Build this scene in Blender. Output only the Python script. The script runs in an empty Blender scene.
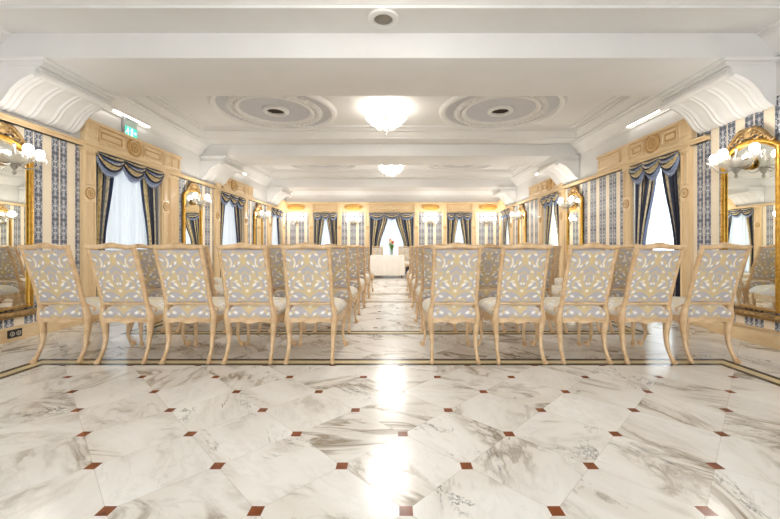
import bpy, bmesh, math, random
import numpy as np
from mathutils import Vector, Matrix
random.seed(4)
PI = math.pi
col = bpy.context.scene.collection

# ------------------------------------------------------------------ helpers
def lin(r, g, b):
    f = lambda c: (c/255/12.92) if c/255 <= 0.04045 else ((c/255+0.055)/1.055)**2.4
    return (f(r), f(g), f(b), 1)

class MB:
    """collects shapes, links them as ONE mesh object"""
    def __init__(s): s.v = []; s.f = []; s.m = []; s.uv = {}
    def add(s, vs, fs, mi=0):
        o = len(s.v); s.v += [tuple(p) for p in vs]
        for f in fs: s.f.append(tuple(i+o for i in f)); s.m.append(mi)
        return o
    def box(s, x0, x1, y0, y1, z0, z1, mi=0, bev=0.0):
        if bev > 0:
            bm = bmesh.new(); bmesh.ops.create_cube(bm, size=1)
            for v in bm.verts:
                v.co = Vector(((x0+x1)/2+v.co.x*(x1-x0), (y0+y1)/2+v.co.y*(y1-y0), (z0+z1)/2+v.co.z*(z1-z0)))
            bmesh.ops.bevel(bm, geom=bm.edges[:], offset=bev, segments=2, affect='EDGES', profile=.5)
            bm.verts.index_update()
            s.add([v.co for v in bm.verts], [[v.index for v in f.verts] for f in bm.faces], mi); bm.free(); return
        s.add([(x0,y0,z0),(x1,y0,z0),(x1,y1,z0),(x0,y1,z0),(x0,y0,z1),(x1,y0,z1),(x1,y1,z1),(x0,y1,z1)],
              [(0,3,2,1),(4,5,6,7),(0,1,5,4),(1,2,6,5),(2,3,7,6),(3,0,4,7)], mi)
    def sweep(s, pts, rad, n=8, ref=(1,0,0), cap=True, closed=False, mi=0, rot=0.0):
        pts = [Vector(p) for p in pts]; ref = Vector(ref); N = len(pts); rings = []
        for i, p in enumerate(pts):
            a = pts[(i-1) % N] if (closed or i > 0) else pts[i]
            b = pts[(i+1) % N] if (closed or i < N-1) else pts[i]
            t = (b-a).normalized()
            sd = ref - t*ref.dot(t)
            if sd.length < 1e-4: sd = Vector((0,1,0)) - t*t.y
            sd.normalize(); nn = t.cross(sd)
            r = rad[i] if isinstance(rad, list) else rad
            rx, ry = r if isinstance(r, (list, tuple)) else (r, r)
            rings.append([p + sd*(rx*math.cos(2*PI*k/n+rot)) + nn*(ry*math.sin(2*PI*k/n+rot)) for k in range(n)])
        vs = [q for r in rings for q in r]; fs = []
        for i in range(N if closed else N-1):
            j = (i+1) % N
            for k in range(n):
                l = (k+1) % n
                fs.append((i*n+k, i*n+l, j*n+l, j*n+k))
        if cap and not closed:
            fs.append(tuple(range(n-1, -1, -1))); fs.append(tuple((N-1)*n+k for k in range(n)))
        s.add(vs, fs, mi)
    def lathe(s, prof, n=24, c=(0,0,0), axis='z', mi=0, ruffle=None, cap=True):
        vs = []
        for (r, h) in prof:
            for k in range(n):
                a = 2*PI*k/n; rr = r; hh = h
                if ruffle: hh = h + ruffle[1]*(r/ruffle[2])**2*math.sin(ruffle[0]*a); rr = r*(1+.06*math.sin(ruffle[0]*a+1))
                if axis == 'z': p = (c[0]+rr*math.cos(a), c[1]+rr*math.sin(a), c[2]+hh)
                elif axis == 'y': p = (c[0]+rr*math.cos(a), c[1]+hh, c[2]-rr*math.sin(a))
                vs.append(p)
        fs = []
        for i in range(len(prof)-1):
            for k in range(n):
                l = (k+1) % n
                fs.append((i*n+k, i*n+l, (i+1)*n+l, (i+1)*n+k))
        if cap and prof[0][0] > 1e-4: fs.append(tuple(range(n-1,-1,-1)))
        if cap and prof[-1][0] > 1e-4: fs.append(tuple((len(prof)-1)*n+k for k in range(n)))
        s.add(vs, fs, mi)
    def torus(s, R, r, c=(0,0,0), axis='z', n=32, m=8, sy=1.0, mi=0):
        pts = []
        for k in range(n):
            a = 2*PI*k/n
            if axis == 'z': pts.append((c[0]+R*math.cos(a), c[1]+sy*R*math.sin(a), c[2]))
            else: pts.append((c[0]+R*math.cos(a), c[1], c[2]+sy*R*math.sin(a)))
        s.sweep(pts, r, m, ref=(0,0,1) if axis == 'z' else (0,1,0), closed=True, mi=mi)
    def ball(s, c, r, n=10, m=6, sq=(1,1,1), mi=0):
        vs = []; fs = []
        for i in range(m+1):
            th = PI*i/m
            for k in range(n):
                a = 2*PI*k/n
                vs.append((c[0]+r*sq[0]*math.sin(th)*math.cos(a), c[1]+r*sq[1]*math.sin(th)*math.sin(a), c[2]+r*sq[2]*math.cos(th)))
        for i in range(m):
            for k in range(n):
                l = (k+1) % n; fs.append((i*n+k, (i+1)*n+k, (i+1)*n+l, i*n+l))
        s.add(vs, fs, mi)
    def grid(s, fn, nu, nv, mi=0, flip=False, uv=True):
        """fn(u,v)->xyz ; stores uv"""
        vs = []; fs = []; o = len(s.v)
        for j in range(nv+1):
            for i in range(nu+1):
                vs.append(fn(i/nu, j/nv)); s.uv[o+len(vs)-1] = (i/nu, j/nv)
        for j in range(nv):
            for i in range(nu):
                a = j*(nu+1)+i; q = (a, a+1, a+nu+2, a+nu+1)
                fs.append(q[::-1] if flip else q)
        s.add(vs, fs, mi)
    def mesh(s, name, mats, ang=38, clean=True):
        me = bpy.data.meshes.new(name)
        me.from_pydata(s.v, [], s.f); 
        for m in (mats if isinstance(mats, (list, tuple)) else [mats]): me.materials.append(m)
        me.polygons.foreach_set('material_index', s.m)
        if s.uv:
            L = me.uv_layers.new(name='UVMap')
            for lp in me.loops: L.data[lp.index].uv = s.uv.get(lp.vertex_index, (0,0))
        me.validate(); me.update()
        if ang:
            me.shade_smooth(); me.set_sharp_from_angle(angle=math.radians(ang))
        return me
    def build(s, name, mats, parent=None, ang=38):
        o = bpy.data.objects.new(name, s.mesh(name, mats, ang)); col.objects.link(o)
        if parent: o.parent = parent
        return o

def tag(o, label=None, cat=None, group=None, kind=None):
    if label: o['label'] = label
    if cat: o['category'] = cat
    if group: o['group'] = group
    if kind: o['kind'] = kind
    return o
def empty(name, loc=(0,0,0), rz=0.0, label=None, cat=None, group=None):
    o = bpy.data.objects.new(name, None); col.objects.link(o); o.empty_display_size = .1
    o.location = loc; o.rotation_euler = (0,0,rz); return tag(o, label, cat, group)
def dup(o, parent=None):
    c = o.copy(); col.objects.link(c)
    if parent: c.parent = parent
    for ch in list(o.children): dup(ch, c)
    return c
def place(o, loc, rz, label, group=None):
    o.location = loc; o.rotation_euler = (0,0,rz); o['label'] = label
    if group: o['group'] = group
    return o
ntrim = [0]
def trim(mb, mats, loc=(0,0,0), rz=0, ang=38):
    ntrim[0] += 1
    o = mb.build('trim_%d' % ntrim[0], mats, None, ang); o.location = loc; o.rotation_euler = (0,0,rz)
    return tag(o, kind='structure')
def cr(pts, n=6):
    """Catmull-Rom through tuples of any length"""
    P = [np.array(p, float) for p in pts]; out = []
    for i in range(len(P)-1):
        p0 = P[max(i-1,0)]; p1 = P[i]; p2 = P[i+1]; p3 = P[min(i+2,len(P)-1)]
        for k in range(n):
            t = k/n
            out.append(.5*((2*p1)+(-p0+p2)*t+(2*p0-5*p1+4*p2-p3)*t*t+(-p0+3*p1-3*p2+p3)*t**3))
    out.append(P[-1]); return out

# ------------------------------------------------------------------ materials
class NT:
    def __init__(s, name):
        s.mat = bpy.data.materials.new(name); s.mat.use_nodes = True
        s.t = s.mat.node_tree; s.n = s.t.nodes; s.l = s.t.links
        s.b = s.n['Principled BSDF']
    def new(s, ty, **kw):
        n = s.n.new(ty)
        for k, v in kw.items(): setattr(n, k, v)
        return n
    def put(s, sock, v):
        if hasattr(v, 'is_output') or isinstance(v, bpy.types.NodeSocket): s.l.new(v, sock)
        else: sock.default_value = v
    def math(s, op, a, b=0.0, c=0.0, clamp=False):
        n = s.new('ShaderNodeMath', operation=op); n.use_clamp = clamp
        for i, v in enumerate((a, b, c)): s.put(n.inputs[i], v)
        return n.outputs[0]
    def mix(s, f, a, b):
        n = s.new('ShaderNodeMix', data_type='RGBA'); s.put(n.inputs[0], f); s.put(n.inputs[6], a); s.put(n.inputs[7], b)
        return n.outputs[2]
    def ramp(s, f, stops):
        n = s.new('ShaderNodeValToRGB'); s.put(n.inputs[0], f); e = n.color_ramp.elements
        while len(e) < len(stops): e.new(0.5)
        for i, (p, c) in enumerate(stops): e[i].position = p; e[i].color = c
        return n.outputs[0]
    def noise(s, vec, scale, detail=3, rough=.5, dist=0):
        n = s.new('ShaderNodeTexNoise'); s.put(n.inputs['Vector'], vec); n.inputs['Scale'].default_value = scale
        n.inputs['Detail'].default_value = detail; n.inputs['Roughness'].default_value = rough; n.inputs['Distortion'].default_value = dist
        return n.outputs[0]
    def obj(s): return s.new('ShaderNodeTexCoord').outputs['Object']
    def xyz(s, v):
        n = s.new('ShaderNodeSeparateXYZ'); s.l.new(v, n.inputs[0]); return n.outputs
    def comb(s, x, y, z=0.0):
        n = s.new('ShaderNodeCombineXYZ'); s.put(n.inputs[0], x); s.put(n.inputs[1], y); s.put(n.inputs[2], z); return n.outputs[0]
    def fin(s, color=None, rough=.5, metal=0, spec=.5, bump=None, bs=.3, bd=.01):
        if color is not None: s.put(s.b.inputs['Base Color'], color)
        s.put(s.b.inputs['Roughness'], rough); s.b.inputs['Metallic'].default_value = metal
        s.b.inputs['Specular IOR Level'].default_value = spec
        if bump is not None:
            n = s.new('ShaderNodeBump'); n.inputs['Strength'].default_value = bs; n.inputs['Distance'].default_value = bd
            s.l.new(bump, n.inputs['Height']); s.l.new(n.outputs[0], s.b.inputs['Normal'])
        return s.mat

def mottled(name, c1, c2, scale=8, rough=.5, metal=0, stretch=None, bs=0.0, spec=.5):
    t = NT(name); v = t.obj()
    if stretch:
        m = t.new('ShaderNodeMapping'); m.inputs['Scale'].default_value = stretch; t.l.new(v, m.inputs[0]); v = m.outputs[0]
    f = t.noise(v, scale, 4, .6)
    c = t.mix(t.math('MULTIPLY_ADD', f, 1.8, -.4, True), c1, c2)
    return t.fin(c, rough, metal, spec, f if bs else None, bs)

M = {}
M['plaster'] = mottled('plaster', lin(229,228,226), lin(222,220,217), 1.5, .6)
M['plaster2'] = mottled('moulding_plaster', lin(234,233,231), lin(227,225,222), 5, .5)
M['relief'] = mottled('relief_plaster', lin(204,204,208), lin(190,189,192), 14, .55)
M['field'] = mottled('grey_painted_plaster', lin(200,200,205), lin(190,190,194), 6, .55)
M['wood'] = mottled('limed_oak', lin(238,214,174), lin(216,184,136), 5, .38, stretch=(6,6,.6))
M['woodh'] = mottled('limed_oak_rail', lin(238,214,174), lin(216,184,136), 5, .38, stretch=(1,1,6))
M['carving'] = mottled('gilded_carving', lin(206,168,108), lin(168,124,68), 30, .35, .15)
M['amber'] = mottled('carved_amber_wood', lin(214,168,88), lin(178,128,58), 20, .4)
M['chair'] = mottled('gilded_beech', lin(236,208,168), lin(190,150,104), 14, .28, bs=.05)
M['gold'] = mottled('gilt', lin(226,182,84), lin(170,118,42), 25, .3, .75)
M['crest'] = mottled('carved_gilt', lin(202,168,112), lin(112,82,50), 30, .42, .5)
M['brass'] = mottled('brass', lin(220,185,110), lin(190,150,80), 12, .25, .9)
M['chrome'] = mottled('grey_metal', lin(190,190,188), lin(165,166,165), 10, .3, .8)
M['dark'] = mottled('dark_recess', lin(60,48,36), lin(84,68,50), 20, .6)
M['black'] = mottled('black_plastic', lin(30,29,28), lin(40,38,36), 20, .4)
M['socket'] = mottled('socket_plate', lin(205,198,180), lin(190,182,165), 20, .4)
M['grille'] = mottled('speaker_grille', lin(158,150,138), lin(130,122,110), 90, .6)
M['cloth'] = mottled('white_linen', lin(246,240,232), lin(236,228,218), 4, .8)
M['leaf'] = mottled('tulip_leaf', lin(70,120,50), lin(110,150,70), 9, .5)
M['petal_red'] = mottled('petal_red', lin(200,60,45), lin(220,110,70), 12, .5)
M['petal_yellow'] = mottled('petal_yellow', lin(240,190,90), lin(245,215,140), 12, .5)
M['frame_white'] = mottled('window_paint', lin(232,226,214), lin(222,215,202), 6, .4)
M['trimcloth'] = mottled('navy_fringe', lin(70,88,130), lin(196,206,228), 45, .8)

def glass(name, tint, gl=.12, rough=.02):
    t = NT(name); t.n.remove(t.b); out = t.n['Material Output']
    tr = t.new('ShaderNodeBsdfTransparent'); tr.inputs[0].default_value = tint
    g = t.new('ShaderNodeBsdfGlossy'); g.inputs['Roughness'].default_value = rough
    lw = t.new('ShaderNodeLayerWeight'); lw.inputs[0].default_value = .25
    f = t.math('MULTIPLY_ADD', lw.outputs['Fresnel'], .6, gl, True)
    mx = t.new('ShaderNodeMixShader'); t.put(mx.inputs[0], f); t.l.new(tr.outputs[0], mx.inputs[1]); t.l.new(g.outputs[0], mx.inputs[2])
    t.l.new(mx.outputs[0], out.inputs[0]); return t.mat
M['glass'] = glass('window_glass', (.96,.98,.98,1), .04)
def crystal(name, tint):
    t = NT(name); t.n.remove(t.b); out = t.n['Material Output']
    a = t.new('ShaderNodeBsdfTransparent'); a.inputs[0].default_value = tint
    d = t.new('ShaderNodeBsdfTranslucent'); d.inputs[0].default_value = (.95,.93,.88,1)
    g = t.new('ShaderNodeBsdfGlossy'); g.inputs['Roughness'].default_value = .05
    m1 = t.new('ShaderNodeMixShader'); m1.inputs[0].default_value = .7; t.l.new(a.outputs[0], m1.inputs[1]); t.l.new(d.outputs[0], m1.inputs[2])
    m2 = t.new('ShaderNodeMixShader'); m2.inputs[0].default_value = .3; t.l.new(m1.outputs[0], m2.inputs[1]); t.l.new(g.outputs[0], m2.inputs[2])
    t.l.new(m2.outputs[0], out.inputs[0]); return t.mat
M['crystal'] = crystal('crystal', (.95,.95,.92,1))
M['vaseglass'] = glass('vase_glass', (.85,.92,.88,1), .15)

def emit(name, c, s):
    t = NT(name); t.b.inputs['Base Color'].default_value = c; t.b.inputs['Emission Color'].default_value = c
    t.b.inputs['Emission Strength'].default_value = s; t.b.inputs['Roughness'].default_value = .4; return t.mat
M['bulb'] = emit('lit_bulb', (1,.96,.90,1), 24)
M['lamp_glass'] = emit('lit_frosted_glass', (1,.95,.86,1), 8)
M['strip'] = emit('lit_strip_diffuser', (1,.97,.93,1), 7)
M['exit_green'] = emit('exit_green', lin(60,205,175), 1.1)
M['exit_white'] = emit('exit_white', lin(225,255,245), 1.3)
M['acrylic'] = mottled('clear_acrylic', lin(170,190,182), lin(190,205,198), 6, .15)

t = NT('mirror_silver'); M['mirror'] = t.fin(t.mix(t.math('MULTIPLY', t.noise(t.obj(), 2, 2), .1), lin(244,246,240), lin(230,232,226)), .012, 1.0)

# sheer
t = NT('sheer_voile'); t.n.remove(t.b); out = t.n['Material Output']
uvx = t.xyz(t.new('ShaderNodeTexCoord').outputs['UV'])
w = t.math('MULTIPLY_ADD', t.math('SINE', t.math('MULTIPLY', uvx[0], 120.0)), .03, .07)
c1 = t.new('ShaderNodeBsdfTransparent'); c1.inputs[0].default_value = (.97,.98,1,1)
c2 = t.new('ShaderNodeBsdfTranslucent'); c2.inputs[0].default_value = lin(152,154,156)
c3 = t.new('ShaderNodeBsdfDiffuse'); c3.inputs[0].default_value = lin(240,243,248)
m1 = t.new('ShaderNodeMixShader'); m1.inputs[0].default_value = .45; t.l.new(c2.outputs[0], m1.inputs[1]); t.l.new(c3.outputs[0], m1.inputs[2])
m2 = t.new('ShaderNodeMixShader'); t.l.new(w, m2.inputs[0]); t.l.new(m1.outputs[0], m2.inputs[1]); t.l.new(c1.outputs[0], m2.inputs[2])
t.l.new(m2.outputs[0], out.inputs[0]); M['sheer'] = t.mat

# drapes: stripes across the width
t = NT('drape_damask'); uv = t.xyz(t.new('ShaderNodeTexCoord').outputs['UV'])
navy = lin(46,52,74); gold = lin(222,200,146); cream = lin(240,226,190); grey = lin(120,122,134)
st = t.new('ShaderNodeValToRGB'); st.color_ramp.interpolation = 'CONSTANT'
fr = t.math('FRACT', t.math('MULTIPLY', uv[0], 2.0)); t.l.new(fr, st.inputs[0])
e = st.color_ramp.elements
for i, (p, c) in enumerate([(0,navy),(.14,grey),(.26,navy),(.38,gold),(.48,cream),(.58,navy),(.68,gold),(.84,navy)]):
    if i >= 2: e.new(p)
for i, (p, c) in enumerate([(0,navy),(.14,grey),(.26,navy),(.38,gold),(.48,cream),(.58,navy),(.68,gold),(.84,navy)]):
    e[i].position = p; e[i].color = c
ns = t.noise(t.comb(t.math('PINGPONG', t.math('MULTIPLY', uv[0], 10.0), .5), t.math('MULTIPLY', uv[1], 9.0)), 4.5, 3, .6)
dm = t.math('MULTIPLY', t.math('GREATER_THAN', ns, .54), .45)
c = t.mix(dm, st.outputs[0], lin(62,66,84))
edge = t.math('GREATER_THAN', uv[0], .945)
M['drape'] = t.fin(t.mix(edge, c, lin(46,58,92)), .55, 0, .4)

# swags : bands following the folds
t = NT('swag_damask'); uv = t.xyz(t.new('ShaderNodeTexCoord').outputs['UV'])
st = t.new('ShaderNodeValToRGB'); st.color_ramp.interpolation = 'CONSTANT'
t.l.new(uv[1], st.inputs[0]); e = st.color_ramp.elements
pale = lin(240,228,200); sky = lin(150,168,205); nv = lin(38,44,66)
stops = [(0,nv),(.10,gold),(.18,pale),(.25,nv),(.36,sky),(.42,pale),(.50,nv),(.60,gold),(.70,pale),(.76,nv),(.90,sky)]
for i in range(len(stops)-2): e.new(.5)
for i, (p, c) in enumerate(stops): e[i].position = p; e[i].color = c
ns = t.noise(t.comb(t.math('MULTIPLY', t.math('PINGPONG', uv[0], .5), 6.0), t.math('MULTIPLY', uv[1], 3.0)), 4, 3, .6)
M['swag'] = t.fin(t.mix(t.math('MULTIPLY', t.math('GREATER_THAN', ns, .55), .6), st.outputs[0], lin(48,54,78)), .5, 0, .4)

# wallpaper
def wallpaper(name, ax, u0):
    t = NT(name); p = t.xyz(t.obj()); u = p[ax]; z = p[2]
    P = .335
    f = t.math('FRACT', t.math('DIVIDE', t.math('SUBTRACT', u, u0 - P/2), P))     # white line at .5
    d = t.math('MULTIPLY', t.math('ABSOLUTE', t.math('SUBTRACT', f, .5)), P)      # 0 at the line
    dark = t.math('MULTIPLY', t.math('GREATER_THAN', d, .008), t.math('LESS_THAN', d, .108))
    line = t.math('LESS_THAN', d, .008)
    s = t.math('ABSOLUTE', t.math('SUBTRACT', d, .058))                            # mirrored inside a stripe
    zz = t.math('PINGPONG', z, .14)
    n = t.noise(t.comb(s, zz, 0.0), 26, 2, .5, .8)
    sc = t.math('MULTIPLY_ADD', n, 14.0, -6.3, True)
    edge = t.math('GREATER_THAN', s, .044)
    dk = t.mix(sc, lin(94,98,112), lin(206,207,210))
    dk = t.mix(edge, dk, lin(128,134,150))
    n2 = t.noise(t.comb(t.math('ABSOLUTE', t.math('SUBTRACT', d, .1675)), zz, 0.0), 40, 2, .5, .5)
    cream = t.mix(t.math('MULTIPLY', t.math('GREATER_THAN', n2, .55), .5), lin(246,232,208), lin(238,220,190))
    c = t.mix(dark, cream, dk); c = t.mix(line, c, lin(236,226,206))
    return t.fin(c, .5, 0, .35)
M['wp_left'] = wallpaper('striped_wallpaper_left', 1, 4.672)
M['wp_right'] = wallpaper('striped_wallpaper_right', 1, 4.80)
M['wp_back'] = wallpaper('striped_wallpaper_back', 0, 1.495)

# marble floor
t = NT('marble_floor'); p = t.xyz(t.obj()); x = t.math('SUBTRACT', p[0], .16); y = t.math('SUBTRACT', p[1], 1.448); D = .597
a = t.math('DIVIDE', t.math('ADD', x, y), D); b = t.math('DIVIDE', t.math('SUBTRACT', x, y), D)
fa = t.math('SUBTRACT', a, t.math('ROUND', a)); fb = t.math('SUBTRACT', b, t.math('ROUND', b))
lx = t.math('ABSOLUTE', t.math('MULTIPLY', t.math('ADD', fa, fb), D/2)); ly = t.math('ABSOLUTE', t.math('MULTIPLY', t.math('SUBTRACT', fa, fb), D/2))
dia = t.math('MULTIPLY', t.math('LESS_THAN', lx, .027), t.math('LESS_THAN', ly, .027))
seam = t.math('LESS_THAN', t.math('MINIMUM', t.math('ABSOLUTE', fa), t.math('ABSOLUTE', fb)), .0032)
ds = []
for (y0, y1) in ((-3.0, 3.42), (4.37, 7.07), (8.05, 12.3)):
    dx = t.math('SUBTRACT', t.math('ABSOLUTE', p[0]), 3.2)
    dy = t.math('SUBTRACT', t.math('ABSOLUTE', t.math('SUBTRACT', p[1], (y0+y1)/2)), (y1-y0)/2)
    ds.append(t.math('MAXIMUM', dx, dy))
d = t.math('MINIMUM', ds[0], t.math('MINIMUM', ds[1], ds[2]))
inside = t.math('LESS_THAN', d, -.19)
band = t.math('MULTIPLY', t.math('LESS_THAN', d, 0.0), t.math('GREATER_THAN', d, -.19))
l1 = t.math('LESS_THAN', t.math('ABSOLUTE', t.math('ADD', d, .027)), .027)
l2 = t.math('LESS_THAN', t.math('ABSOLUTE', t.math('ADD', d, .163)), .027)
dkl = t.math('MAXIMUM', l1, l2)
ta = t.math('FLOOR', a); tb = t.math('FLOOR', b)
wn = t.new('ShaderNodeTexWhiteNoise', noise_dimensions='2D'); t.l.new(t.comb(ta, tb), wn.inputs['Vector'])
r1 = wn.outputs['Value']; wc = t.xyz(wn.outputs['Color'])
vr = t.new('ShaderNodeVectorRotate', rotation_type='Z_AXIS'); t.l.new(p and t.comb(p[0], p[1], 0.0), vr.inputs['Vector'])
t.l.new(t.math('MULTIPLY_ADD', r1, 2.2, -.3), vr.inputs['Angle'])
q = t.xyz(vr.outputs[0])
V = t.comb(t.math('MULTIPLY_ADD', wc[0], 30.0, t.math('MULTIPLY', q[0], .85)), t.math('MULTIPLY_ADD', wc[1], 30.0, t.math('MULTIPLY', q[1], 2.1)), t.math('MULTIPLY', wc[2], 9.0))
n1 = t.noise(V, 1.5, 6, .62, 1.2)
vein = t.math('SUBTRACT', 1.0, t.math('MULTIPLY', t.math('ABSOLUTE', t.math('SUBTRACT', n1, .5)), 17.0), clamp=True)
n2 = t.noise(V, .8, 4, .6, .8)
vm = t.math('MULTIPLY', vein, t.math('MULTIPLY_ADD', n2, 6.0, -2.8, True))
cloud = t.math('MULTIPLY_ADD', n2, 2.4, -.85, True)
n3 = t.noise(V, 5.0, 5, .65, .5)
fine = t.math('MULTIPLY', t.math('SUBTRACT', 1.0, t.math('MULTIPLY', t.math('ABSOLUTE', t.math('SUBTRACT', n3, .5)), 22.0), clamp=True), t.math('MULTIPLY_ADD', n1, 3.0, -1.1, True))
base = t.mix(cloud, lin(252,250,246), lin(228,221,210))
base = t.mix(t.math('MULTIPLY', vm, .9), base, lin(138,120,94))
base = t.mix(t.math('MULTIPLY', fine, .22), base, lin(150,144,132))
n4 = t.noise(V, 1.1, 6, .7, 1.6)
blk = t.math('MULTIPLY', t.math('SUBTRACT', 1.0, t.math('MULTIPLY', t.math('ABSOLUTE', t.math('SUBTRACT', n4, .44)), 60.0), clamp=True), t.math('GREATER_THAN', wc[2], .62))
base = t.mix(t.math('MULTIPLY', blk, t.math('MULTIPLY_ADD', n3, 4.0, -1.6, True)), base, lin(58,52,46))
base = t.mix(t.math('MULTIPLY', seam, .4), base, lin(168,158,142))
rr = t.mix(t.noise(t.comb(ta, tb), 3.1, 0), lin(84,42,22), lin(168,92,48))
base = t.mix(t.math('MULTIPLY', dia, inside), base, rr)
base = t.mix(band, base, t.mix(t.noise(V, 4, 3), lin(236,222,182), lin(222,204,160)))
base = t.mix(t.math('MULTIPLY', band, dkl), base, lin(46,38,30))
M['floor'] = t.fin(base, t.math('MULTIPLY_ADD', n3, .07, .15), 0, .32)

# fabric colour comes from the woven pattern attribute
def fabric(name, grd, gold, cream):
    t = NT(name); at = t.new('ShaderNodeVertexColor', layer_name='weave'); s = t.xyz(at.outputs['Color'])
    c = t.mix(s[0], grd, gold); c = t.mix(s[1], c, cream)
    n = t.noise(t.obj(), 90, 2); c = t.mix(t.math('MULTIPLY', n, .12), c, lin(255,250,240))
    return t.fin(c, .6, 0, .35)
M['fabric'] = fabric('damask_weave', lin(178,172,176), lin(208,184,132), lin(250,246,236))
M['seatfab'] = fabric('seat_damask_weave', lin(222,216,210), lin(232,220,186), lin(250,246,238))

# ------------------------------------------------------------------ woven damask motif
def stroke(pts, w0, w1):
    P = cr(pts, 8); return [(float(p[0]), float(p[1]), w0+(w1-w0)*i/(len(P)-1)) for i, p in enumerate(P)]
GOLD = []; CREAM = []; GREY = []
GOLD += stroke([(0,.80),(.06,.87),(.12,.94)], .13, .05) + stroke([(0,.76),(0,.84)], .09, .13)
GOLD += stroke([(.20,.93),(.34,.97),(.46,.92)], .03, .05)
GOLD += stroke([(.92,.93),(.70,.90),(.56,.80),(.62,.69),(.78,.67),(.84,.75),(.74,.79)], .05, .035)
GOLD += stroke([(.08,.72),(.26,.66),(.40,.60),(.44,.50)], .035, .045)
GOLD += stroke([(.98,.62),(.82,.60),(.66,.54),(.60,.44),(.70,.36)], .05, .03)
GOLD += stroke([(0,.60),(.10,.56),(.22,.50),(.24,.42),(.14,.36),(.06,.38)], .03, .03)
GOLD += stroke([(0,.14),(.14,.26),(.34,.38),(.52,.46)], .06, .07)
GOLD += stroke([(0,.12),(.22,.19),(.46,.24),(.62,.22)], .05, .06)
GOLD += stroke([(0,.10),(.03,.22),(.05,.30)], .06, .03)
GOLD += stroke([(.98,.30),(.84,.26),(.78,.16),(.88,.10)], .05, .04)
GOLD += stroke([(.10,.03),(.30,.06),(.44,.03)], .04, .05)
def leafs(L, base, ang, ln, w):                  # a tapered leaf: pointed at both ends
    for i in range(9):
        t_ = i/8; L.append((base[0]+math.cos(ang)*ln*t_*1.0, base[1]+math.sin(ang)*ln*t_*.4, w*math.sin(PI*(.08+.88*t_))))
for (x_, y_, an, ln, w_) in ((.10,.87,.9,.16,.040),(.36,.93,-.4,.16,.040),(.24,.73,2.0,.18,.045),(.70,.80,.5,.20,.045),(.90,.82,1.2,.14,.045),(.28,.31,.8,.26,.055),
        (.44,.27,.3,.24,.045),(.05,.345,1.4,.10,.04),(.60,.50,-.9,.18,.045),(.86,.55,.8,.16,.05),(.70,.22,-.6,.18,.045),(.54,.10,.4,.20,.055),(.90,.07,1.0,.14,.05),
        (.16,.07,.6,.16,.04),(.48,.68,2.2,.14,.04),(.82,.38,1.0,.14,.04),(.02,.20,1.45,.12,.035),(.30,.60,-.3,.14,.03),(.92,.30,2.2,.16,.035)):
    leafs(CREAM, (x_, y_), an, ln, w_)
CREAM += stroke([(.56,.84),(.52,.76),(.58,.69)], .02, .03) + stroke([(.20,.52),(.20,.44)], .02, .02) + stroke([(.40,.42),(.54,.40)], .03, .02)
GOLD += stroke([(.30,.80),(.38,.74),(.46,.70)], .05, .03) + stroke([(.62,.58),(.78,.50),(.90,.46)], .06, .05) + stroke([(.30,.56),(.34,.48),(.32,.42)], .05, .05)
GOLD += stroke([(.18,.30),(.16,.22)], .05, .04) + stroke([(0,.47),(0,.42)], .05, .05) + stroke([(.66,.30),(.64,.36)], .05, .04)
def weave(u, v, asp=1.25):
    """u in -1..1, v in 0..1, arrays -> (gold, cream)"""
    s = np.abs(u); g = np.full(u.shape, 9.0); c = np.full(u.shape, 9.0)
    for (a, b, w) in GOLD: g = np.minimum(g, np.hypot(s-a, (v-b)*2*asp)-w*1.18)
    for (a, b, w) in CREAM: c = np.minimum(c, np.hypot(s-a, (v-b)*2*asp)-w)
    sm = lambda d: np.clip(.5-d/.05, 0, 1)
    return sm(g), sm(c)
def paint(me, uvf):
    n = len(me.vertices); co = np.empty(n*3); me.vertices.foreach_get('co', co); co = co.reshape(-1,3)
    u, v = uvf(co); g, c = weave(u, v)
    A = me.color_attributes.new('weave', 'FLOAT_COLOR', 'POINT')
    A.data.foreach_set('color', np.stack([g, c, np.zeros(n), np.ones(n)], 1).astype(np.float32).ravel())

# ------------------------------------------------------------------ dimensions
XW = 4.19; YB = 14.2; YR = -3.6; ZC = 3.33; ZP = 3.51; ZBM = 3.065
BEAMS = [(-.30,.68),(3.88,4.86),(8.06,8.98),(12.24,13.16)]
def frame_left(y): return ((-XW, y, 0), -PI/2)
def frame_right(y): return ((XW, y, 0), PI/2)
def frame_back(x): return ((x, YB, 0), PI)

WIN = {'left': [(5.20,6.66),(8.88,10.28),(12.55,13.80)], 'right': [(5.15,6.22),(8.95,9.97),(12.77,13.85)], 'back': [(-3.06,-2.13),(-.88,.86),(2.14,3.10)]}
WTOP = 2.45; WBOT = .06

# ------------------------------------------------------------------ shell
mb = MB(); mb.grid(lambda u, v: (-XW-.4+u*(2*XW+.8), YR-3+v*(YB+.4-YR+3), 0), 4, 8); mb.box(-XW-.4,XW+.4,YR-3,YB+.4,-.2,-.002)
tag(mb.build('floor', M['floor'], ang=None), kind='structure')

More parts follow.
